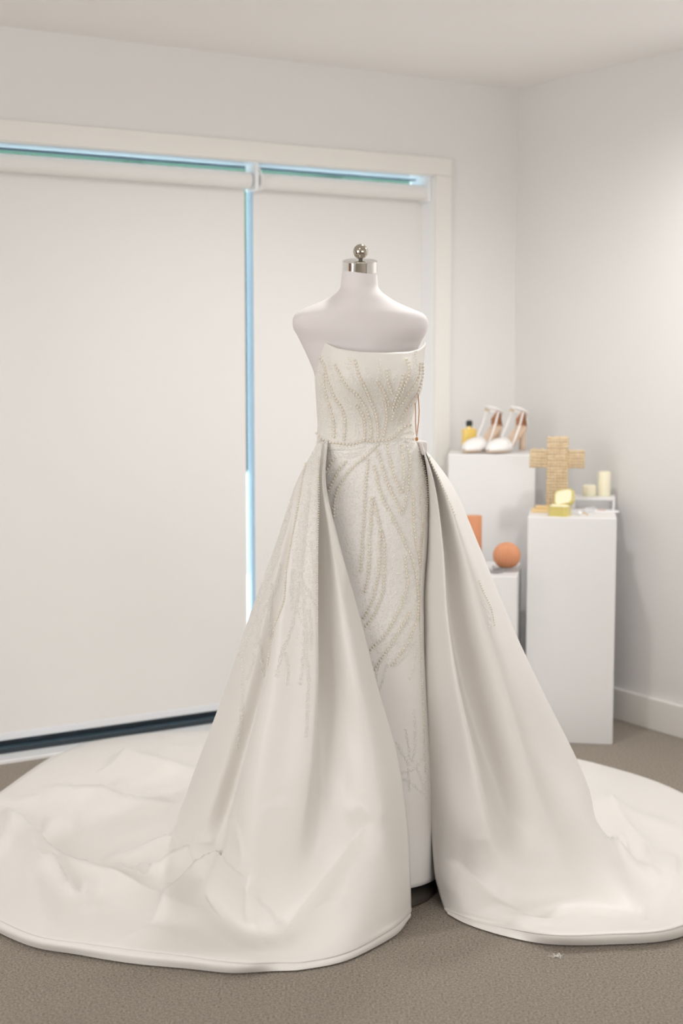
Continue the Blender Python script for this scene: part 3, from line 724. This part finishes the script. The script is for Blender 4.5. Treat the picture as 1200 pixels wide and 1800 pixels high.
beads('seed_beading', seeds, OCT_V, OCT_F, M['seed'], column, True, True)
beads('crystal_beading', cryst, OCT_V, OCT_F, M['crystal'], column, True, True)
# overskirt beading
def ox(a): return cl(OO, OSC, a)
strand(ox([(655,110),(628,220),(602,360),(578,500),(553,640),(523,800),(508,900),(497,1020),(482,1140),(452,1230),(422,1310),(402,1400),(387,1500),(372,1600)]), over_bvh, over, .0026, 4.8, False)
strand(ox([(733,100),(732,400),(728,600),(725,800),(723,1000),(722,1300)]), over_bvh, over, .0020, 4.2, False)
strand([(754,805),(769,835),(787,877),(799,907)], over_bvh, over, .0024, 5.2, False)
strand([(841,1021),(850,1042),(863,1072),(868,1099)], over_bvh, over, .0022, 4.6, False)
for a in [ox(x) for x in [
  [(690,100),(670,300),(650,500),(630,700),(600,1000),(565,1200),(530,1350),(470,1500),(430,1680)], [(600,900),(628,1100),(632,1300),(622,1550),(600,1740)], [(680,700),(700,900),(705,1000)],
  [(620,980),(660,1060),(715,1160)], [(665,1200),(680,1330),(678,1480)], [(495,1500),(515,1620),(505,1740)], [(650,1560),(662,1700),(655,1850),(650,2020),(642,2110)], [(550,900),(540,1050),(545,1200)],
  [(640,1250),(650,1400),(645,1550)],
  [(575,260),(505,480),(435,680),(355,880)], [(545,380),(485,650),(405,850),(330,1000),(235,1160),(165,1350),(88,1550)], [(455,780),(392,930),(315,1130),(255,1350),(200,1480),(190,1800)],
  [(465,870),(420,1050),(352,1180),(300,1350),(255,1600),(215,1700)], [(300,1350),(322,1500),(340,1680)], [(200,1400),(150,1530)], [(190,1800),(175,2000),(150,2200)], [(400,1000),(390,1200),(380,1400)], [(365,1020),(290,1180)]]]:
    seed_rows(a, over_bvh, seeds_o, (-2.2, -.7, .8, 2.2), 2.2)
seed_rows([(845,1050),(858,1078),(862,1105)], over_bvh, seeds_o, (-2, 0, 2), 2.2)
scatter([(548,795),(557,800),(557,960),(555,1060),(530,1100),(510,1050),(514,960),(530,870)], 1300, over_bvh, seeds_o, cryst_o)
scatter([(546,786),(574,774),(577,782),(560,788),(550,798)], 260, over_bvh, seeds_o, cryst_o)
scatter([(520,1100),(555,1100),(548,1160),(540,1190),(520,1150)], 120, over_bvh, seeds_o, cryst_o, .00105, .2)
beads('seed_beading', seeds_o, OCT_V, OCT_F, M['seed'], over, True, True)
beads('crystal_beading', cryst_o, OCT_V, OCT_F, M['crystal'], over, True, True)

# amber ribbon loop with its bead at the right side of the waist
cy = FY-.03
tube('ribbon_loop', [atY(x, y, cy) for x, y in [(729.5,708),(730,722),(730,742),(731,760),(732,768),(733.5,758),(735.5,740),(736.3,722),(735.5,706),(734.5,692)]], [.0012]*10, M['cord'], gown, 8)
lathe('ribbon_bead', [(0, -.004), (.0025, -.0042), (.0038, -.001), (.0036, .003), (.002, .005), (0, .005)], atY(732, 772, cy), M['cord'], gown, 12)

# ------------------------------------------------------------------ pedestals
def pedestal(x0, x1, pyt, Yf, depth, rz, label):
    """front face from pixel column x0 to x1, top front edge at row pyt, front at depth Yf"""
    a = atY((x0+x1)/2, pyt, Yf); w = (x1-x0)/F_PX*Yf*1.0
    wdt = w/math.cos(rz); zt = a.z
    c = Vector((a.x, Yf, 0)) + Vector((-math.sin(rz), math.cos(rz), 0))*depth/2
    t = thing('display_pedestal', (c.x, c.y, 0), label, 'pedestal', 'white display pedestals', rz)
    bm = bmesh.new(); add_box(bm, (0, 0, zt/2), (wdt, depth, zt), 0, .003); bm_obj('column', bm, M['gloss_white'], t, False, False)
    return t, zt
RZ = math.radians(-9)
pr, ZR = pedestal(928, 1082, 910, 5.08, .31, RZ, 'white box pedestal at right carrying the woven cross and the ring box')
pt, ZT = pedestal(788, 940, 799, 5.45, .24, math.radians(-6), 'tallest white box pedestal, carrying the high heeled shoes')
pl, ZL = pedestal(752, 908, 1012, 4.98, .36, RZ, 'lowest white box pedestal, half hidden by the train, carrying orange candles')
print('PED', ZR, ZT, ZL)

# ---- perfume bottle
p = atZ(824, 785, ZT); p = atY(824, 783, 5.66); p.z = ZT
pb = thing('perfume_bottle', p, 'amber glass perfume bottle with a black stopper beside the white shoes', 'bottle', None, .5)
bm = bmesh.new(); add_box(bm, (0, 0, .043), (.052, .03, .086), 0, .004); bm_obj('bottle_body', bm, M['perfume'], pb, False, False)
lathe('neck', [(.010, .084), (.010, .094), (.008, .096)], (0, 0, 0), M['gold'], pb, 20, None, False)
lathe('stopper', [(.010, .095), (.0125, .098), (.013, .110), (.010, .117), (0, .119)], (0, 0, 0), M['black'], pb, 24, None, False)

# ---- high heels
def shoe_path(t):         # t: 0 heel back .. 1 toe tip, returns x, z of the foot bed
    x = -.075 + .215*t
    z = .094 + (.006-.094)*(3*min(1, t/.62)**2-2*min(1, t/.62)**3) if t < .62 else .006
    return x, z
def shoe_w(t): return float(np.interp(t, [0, .08, .25, .45, .62, .75, .88, .96, 1], [.012, .026, .026, .024, .037, .038, .028, .014, .003]))
def make_shoe(loc, rz, label):
    s = thing('high_heel_shoe', loc, label, 'shoe', 'pair of white heels', rz)
    TT = np.linspace(0, 1, 40)
    def slab(name, m, dz0, dz1, k, t0=0, t1=1):
        vs, fs = [], []
        ts = [t for t in TT if t0 <= t <= t1]
        for t in ts:
            x, z = shoe_path(t); w = shoe_w(t)*k
            for y in (-w, -w*.5, w*.5, w): vs.append((x, y, z+dz1))
            for y in (w, w*.5, -w*.5, -w): vs.append((x, y, z+dz0))
        for i in range(len(ts)-1):
            for j in range(8): fs.append((i*8+j, i*8+(j+1) % 8, (i+1)*8+(j+1) % 8, (i+1)*8+j))
        fs.append(tuple(range(7, -1, -1))); fs.append(tuple((len(ts)-1)*8+j for j in range(8)))
        return sharp(mk(name, vs, fs, m, s, True, False))
    slab('sole', M['nude'], -.006, 0, 1.0)
    slab('insole', M['nude'], 0, .0015, .93, .05, .7)
    vs, fs = [], []; ts = np.linspace(.50, 1.0, 22)          # vamp over the toes
    for t in ts:
        x, z = shoe_path(t); w = shoe_w(t)+.004; hgt = float(np.interp(t, [.50, .60, .72, .85, .95, 1], [.040, .046, .044, .036, .022, .004]))
        for a in np.linspace(0, PI, 17): vs.append((x + (.014*math.sin(a) if t < .6 else 0), w*math.cos(a), z + hgt*math.sin(a)**.8))
    for i in range(len(ts)-1):
        for j in range(16): fs.append((i*17+j, i*17+j+1, (i+1)*17+j+1, (i+1)*17+j))
    o = mk('vamp', vs, fs, M['shoe_satin'], s, True, False); o.modifiers.new('thick', 'SOLIDIFY').thickness = .0015
    vs, fs = [], []; angs = np.linspace(-1.15, 1.15, 22)     # heel counter
    for k in range(9):
        f = k/8
        for a in angs:
            hgt = .068*(1-abs(a)/1.15*.55)
            vs.append((-.045-.031*math.cos(a)*(1-.12*f)+.004*f, .031*math.sin(a)*(1-.1*f), .088+hgt*f))
    for k in range(8):
        for j in range(21): fs.append((k*22+j, k*22+j+1, (k+1)*22+j+1, (k+1)*22+j))
    o = mk('heel_counter', vs, fs, M['shoe_satin'], s, True, False); o.modifiers.new('thick', 'SOLIDIFY').thickness = .002
    o2 = mk('counter_lining', [(x*.0+(-.045+(x+.045)*.9), y*.9, z) for x, y, z in vs], fs, M['tan'], o, True, False)
    tube('heel', [(-.056, 0, .088), (-.060, 0, .06), (-.062, 0, .03), (-.062, 0, 0)], [.021, .0135, .011, .0125], M['nude'], s, 12, False, 1, False)
    lp = [(-.040+.036*math.cos(a), .029*math.sin(a), .150+.014*math.cos(a)) for a in np.linspace(0, 2*PI, 36, endpoint=False)]
    tube('ankle_strap', lp, .0042, M['shoe_satin'], s, 8, True, 1, False)
    lathe('buckle', [(0, -.004), (.008, -.003), (.009, 0), (.008, .003), (0, .004)], (-.035, -.031, .151), M['gold'], s, 12, None, False)
    for sg in (-1, 1):
        tube('side_strap', [(.05, .035*sg, .012), (.02, .033*sg, .05), (-.01, .030*sg, .10), (-.03, .029*sg, .146)], .0035, M['shoe_satin'], s, 8, False, 1, False)
    return s
a = atY(899, 797, 5.575); a.z = ZT+.006
sh1 = make_shoe(a, math.radians(224), 'white satin heel nearer the front, its tan inner heel facing out')
b = atY(856, 795, 5.61); b.z = ZT+.006
dup(sh1, b, math.radians(226), 'white satin heel standing behind the other, next to the perfume bottle')

# ---- candles on the low pedestal
def on_ped(px, py, z): q = atZ(px, py, z); return q
q = atY(832, 984, 5.21)
blk = thing('acrylic_block', (q.x, 5.21, ZL), 'clear acrylic block under the tall orange candle', 'stand', None, RZ)
hb = q.z-ZL
bm = bmesh.new(); add_box(bm, (0.008, 0, hb/2), (.075, .07, hb), 0, .002); bm_obj('block', bm, M['acrylic'], blk, False, False)
ch = (983-904)/F_PX*5.21
pc = thing('pillar_candle', (q.x, 5.21, ZL+hb), 'tall ribbed orange pillar candle on the low pedestal', 'candle')
lathe('candle_body', [(.026, 0), (.0275, .002), (.0275, ch-.002), (.026, ch), (.008, ch-.001), (0, ch-.001)], pc.location, M['terracotta'], pc, 96, lambda a, z: .03*math.cos(24*a))
tube('wick', [pc.location+Vector((0, 0, ch-.002)), pc.location+Vector((.001, 0, ch+.006))], .0008, M['wick'], pc, 6)
q = atY(890, 1003, 5.10)
dish = thing('glass_dish', (q.x, 5.10, ZL), 'round clear glass dish under the ball candle', 'dish')
lathe('dish_body', [(.042, 0), (.048, .004), (.050, .016), (.047, .016), (.044, .008), (0, .007)], dish.location, M['acrylic'], dish, 48)
sr = .0465
ball = thing('ball_candle', (q.x, 5.10, ZL+.007), 'round orange ribbed ball candle on a glass dish', 'candle')
lathe('candle_body', [(sr*math.sin(t), sr-sr*math.cos(t)) for t in np.linspace(.25, PI-.02, 36)], ball.location, M['terracotta'], ball, 120, lambda a, z: .04*math.cos(26*a))
tube('wick', [ball.location+Vector((0, 0, 2*sr-.002)), ball.location+Vector((.001, 0, 2*sr+.005))], .0008, M['wick'], ball, 6)
q = atZ(868, 1006, ZL)
d2 = thing('trinket_dish', q, 'small round clear dish at the front edge of the low pedestal', 'dish')
lathe('dish_body', [(.032, 0), (.036, .003), (.038, .011), (.0355, .011), (.033, .005), (0, .004)], d2.location, M['acrylic'], d2, 40)
q = atZ(896, 1003, ZL)
cd = thing('place_card', q, 'small rose card lying beside the ball candle', 'card', None, .2)
box('card', q+Vector((0, 0, .0012)), (.04, .025, .002), M['pinkish'], cd)

# ---- right pedestal: woven cross on a wooden foot
CY = 5.27
cb = atZ(950, 899, ZR)
cross = thing('woven_cross', (atY(977, 900, CY).x, CY, ZR), 'woven wicker cross standing on a pale wooden foot', 'cross')
def cpt(px, py): return atY(px, py, CY)
bm = bmesh.new(); x0 = cpt(934, 900).x; x1 = cpt(990, 900).x
add_box(bm, ((x0+x1)/2, CY, ZR+.006), (x1-x0, .07, .012), RZ, .002); add_box(bm, ((x0+x1)/2+.006, CY+.004, ZR+.017), ((x1-x0)*.85, .05, .010), RZ, .002)
bm_obj('foot', bm, M['pale_wood'], cross)
def weave(x0, x1, z0, z1, name, vertical):
    bm = bmesh.new(); n = max(3, int((z1-z0)/.0105)); m = max(3, int((x1-x0)/.0095))
    pts = []
    for k in range(n):                       # weft canes
        z = z0+(k+.5)*(z1-z0)/n
        add_cane(bm, [(x0+(x1-x0)*i/(2*m), CY+.0035*(1 if (i//1+k) % 2 else -1), z+random.uniform(-.0008, .0008)) for i in range(2*m+1)], .0040)
    for i in range(m):                       # warp canes
        x = x0+(i+.5)*(x1-x0)/m
        add_cane(bm, [(x+random.uniform(-.0008, .0008), CY, z0-.001), (x, CY, (z0+z1)/2), (x, CY, z1+random.uniform(.0, .006))], .0030)
    o = bm_obj(name, bm, M['wicker'], cross, True); return o
def add_cane(bm, pts, r, n=5):
    P_ = [Vector(p) for p in pts]; rings = []
    for k, p in enumerate(P_):
        t = (P_[min(k+1, len(P_)-1)]-P_[max(k-1, 0)]).normalized(); s = t.cross(Vector((0, 1, 0))); s.normalize(); q = s.cross(t)
        rings.append([bm.verts.new(p+s*math.cos(2*PI*i/n)*r+q*math.sin(2*PI*i/n)*r) for i in range(n)])
    for a, b in zip(rings[:-1], rings[1:]):
        for i in range(n): bm.faces.new((a[i], a[(i+1) % n], b[(i+1) % n], b[i]))
    bm.faces.new(rings[0][::-1]); bm.faces.new(rings[-1])
zt_, za, zb_, zf = cpt(980, 768).z, cpt(980, 790).z, cpt(980, 822).z, ZR+.022
weave(cpt(960.5, 850).x, cpt(997.5, 850).x, zf, zt_, 'upright', True)
CY += .003
weave(cpt(931, 800).x, cpt(960, 800).x, zb_, za, 'arm', False)
weave(cpt(998, 800).x, cpt(1027, 800).x, zb_-.002, za-.004, 'arm', False)

# ---- ring box, gold, octagonal, lid open
q = atZ(984, 908, ZR); RY = q.y
rx = atY(985, 900, RY).x; rl = .036
rb = thing('ring_box', (rx, RY+.025, ZR), 'open gold octagonal ring box in front of the woven cross', 'ring box', None, math.radians(-32))
def octo(w, d, z): c = .3; return [(-w, -d+c*d*1.2, z), (-w+c*w, -d, z), (w-c*w, -d, z), (w, -d+c*d*1.2, z), (w, d-c*d*1.2, z), (w-c*w, d, z), (-w+c*w, d, z), (-w, d-c*d*1.2, z)]
def octa_prism(name, rings, m, par, mtx=None):
    vs = [v for r in rings for v in r]; fs = []
    if mtx is not None: vs = [mtx @ Vector(v) for v in vs]
    for k in range(len(rings)-1):
        for i in range(8): fs.append((k*8+i, k*8+(i+1) % 8, (k+1)*8+(i+1) % 8, (k+1)*8+i))
    fs.append(tuple(range(7, -1, -1))); fs.append(tuple((len(rings)-1)*8+i for i in range(8)))
    return mk(name, vs, fs, m, par, False, False)
hB = .034
octa_prism('box_base', [octo(rl, .026, 0), octo(rl, .026, hB)], M['gold_velvet'], rb)
octa_prism('cushion', [octo(rl*.9, .023, hB-.004), octo(rl*.86, .021, hB+.004)], M['cream_velvet'], rb)
LM = Matrix.Translation((0.006, .026, hB)) @ Matrix.Rotation(math.radians(-12), 4, 'Y') @ Matrix.Rotation(math.radians(62), 4, 'X') @ Matrix.Translation((0, .030, 0))
octa_prism('lid', [octo(rl, .030, -.008), octo(rl, .030, .008)], M['gold_velvet'], rb, LM)
octa_prism('lid_lining', [octo(rl*.86, .025, .006), octo(rl*.86, .025, .0095)], M['cream_velvet'], rb, LM)

# ---- white riser with two ivory candles
YR = 5.36
xa, xb = atY(1010, 880, YR).x, atY(1084, 880, YR).x; zr1 = atY(1046, 874, YR).z
rs = thing('white_riser', ((xa+xb)/2, YR+.05, ZR), 'low white bridge riser at the back of the right pedestal', 'riser', None, RZ)
wR, hR = xb-xa, zr1-ZR
bm = bmesh.new(); add_box(bm, (0, 0, hR-.006), (wR, .10, .012), 0, .001); bm_obj('riser_top', bm, M['gloss_white'], rs, False, False)
for sg in (-1, 1):
    bm = bmesh.new(); add_box(bm, (sg*(wR/2-.005), 0, (hR-.012)/2), (.010, .10, hR-.012), 0, .001); bm_obj('riser_leg', bm, M['gloss_white'], rs, False, False)
bm = bmesh.new(); add_box(bm, (0, -.02, (hR-.012)/2), (wR-.021, .012, hR-.0125), 0, .0); bm_obj('riser_back', bm, M['gloss_white'], rs, False, False)
def ivory(px, w, hh, label):
    q = atY(px, 872, YR+.05)
    t = thing('ivory_candle', (q.x, YR+.05, zr1), label, 'candle', 'ivory candles on the riser')
    lathe('candle_body', [(w*.96, 0), (w, .003), (w, hh-.003), (w*.94, hh), (w*.4, hh-.002), (0, hh-.002)], t.location, M['ivory_wax'], t, 40, lambda a, z: .012*math.sin(9*a+z*300))
    tube('wick', [t.location+Vector((0, 0, hh-.004)), t.location+Vector((.001, 0, hh+.012))], .0009, M['wick'], t, 6)
ivory(1035, .0245, .040, 'short ivory candle on the white riser')
ivory(1061, .0235, .090, 'tall ivory candle on the white riser')
# loose things on the right pedestal
q = atZ(1036, 899, ZR)
rib = thing('ribbon_card', q, 'folded white card and ribbon lying beside the ring box', 'card', None, .6)
bm = bmesh.new(); add_box(bm, (0, 0, .004), (.075, .022, .006), 0, .001); bm_obj('card', bm, M['paper'], rib, False, False)
tube('ribbon', [(-.04, -.01, .009), (-.02, -.006, .013), (0, 0, .012), (.02, .004, .014), (.035, .008, .010)], .004, M['paper'], rib, 8, False, .5, False)
q = atZ(1019, 906, ZR)
er = thing('pearl_earring', q, 'small pearl and gold earring at the front of the right pedestal', 'earring')
lathe('pearl', [(0, 0), (.0055, .002), (.008, .008), (.0055, .014), (0, .016)], q, M['paper'], er, 20)
tube('hook', [q+Vector((.008, 0, .006)), q+Vector((.014, 0, .009)), q+Vector((.022, .002, .005)), q+Vector((.028, .003, .002))], .002, M['gold'], er, 8)
q = atZ(1066, 900, ZR)
tray = thing('white_tray', q, 'flat white card with a rose insert at the right end of the pedestal', 'card', None, RZ)
bm = bmesh.new(); add_box(bm, (0, 0, .002), (.085, .05, .004), 0, .001); bm_obj('card', bm, M['paper'], tray, False, False)
bm = bmesh.new(); add_box(bm, (-.018, .012, .005), (.03, .015, .002), 0, 0); bm_obj('insert', bm, M['pinkish'], tray, False, False)

# ---- fluff on the carpet
q = atZ(979, 1683, 0)
lv, lf = [], []
for k in range(26):
    a = q+Vector((random.gauss(0, .005), random.gauss(0, .004), .001+random.random()*.004)); dv = Vector((random.gauss(0, .006), random.gauss(0, .005), random.gauss(0, .002)))
    nrm = dv.cross(Vector((0, 0, 1))).normalized()*.0007; i = len(lv)
    lv += [a-nrm, a+nrm, a+dv+nrm, a+dv-nrm]; lf.append((i, i+1, i+2, i+3))
lo = mk('lint', lv, lf, M['lint']); tag(lo, 'white fluff of lint on the carpet before the train', 'lint')
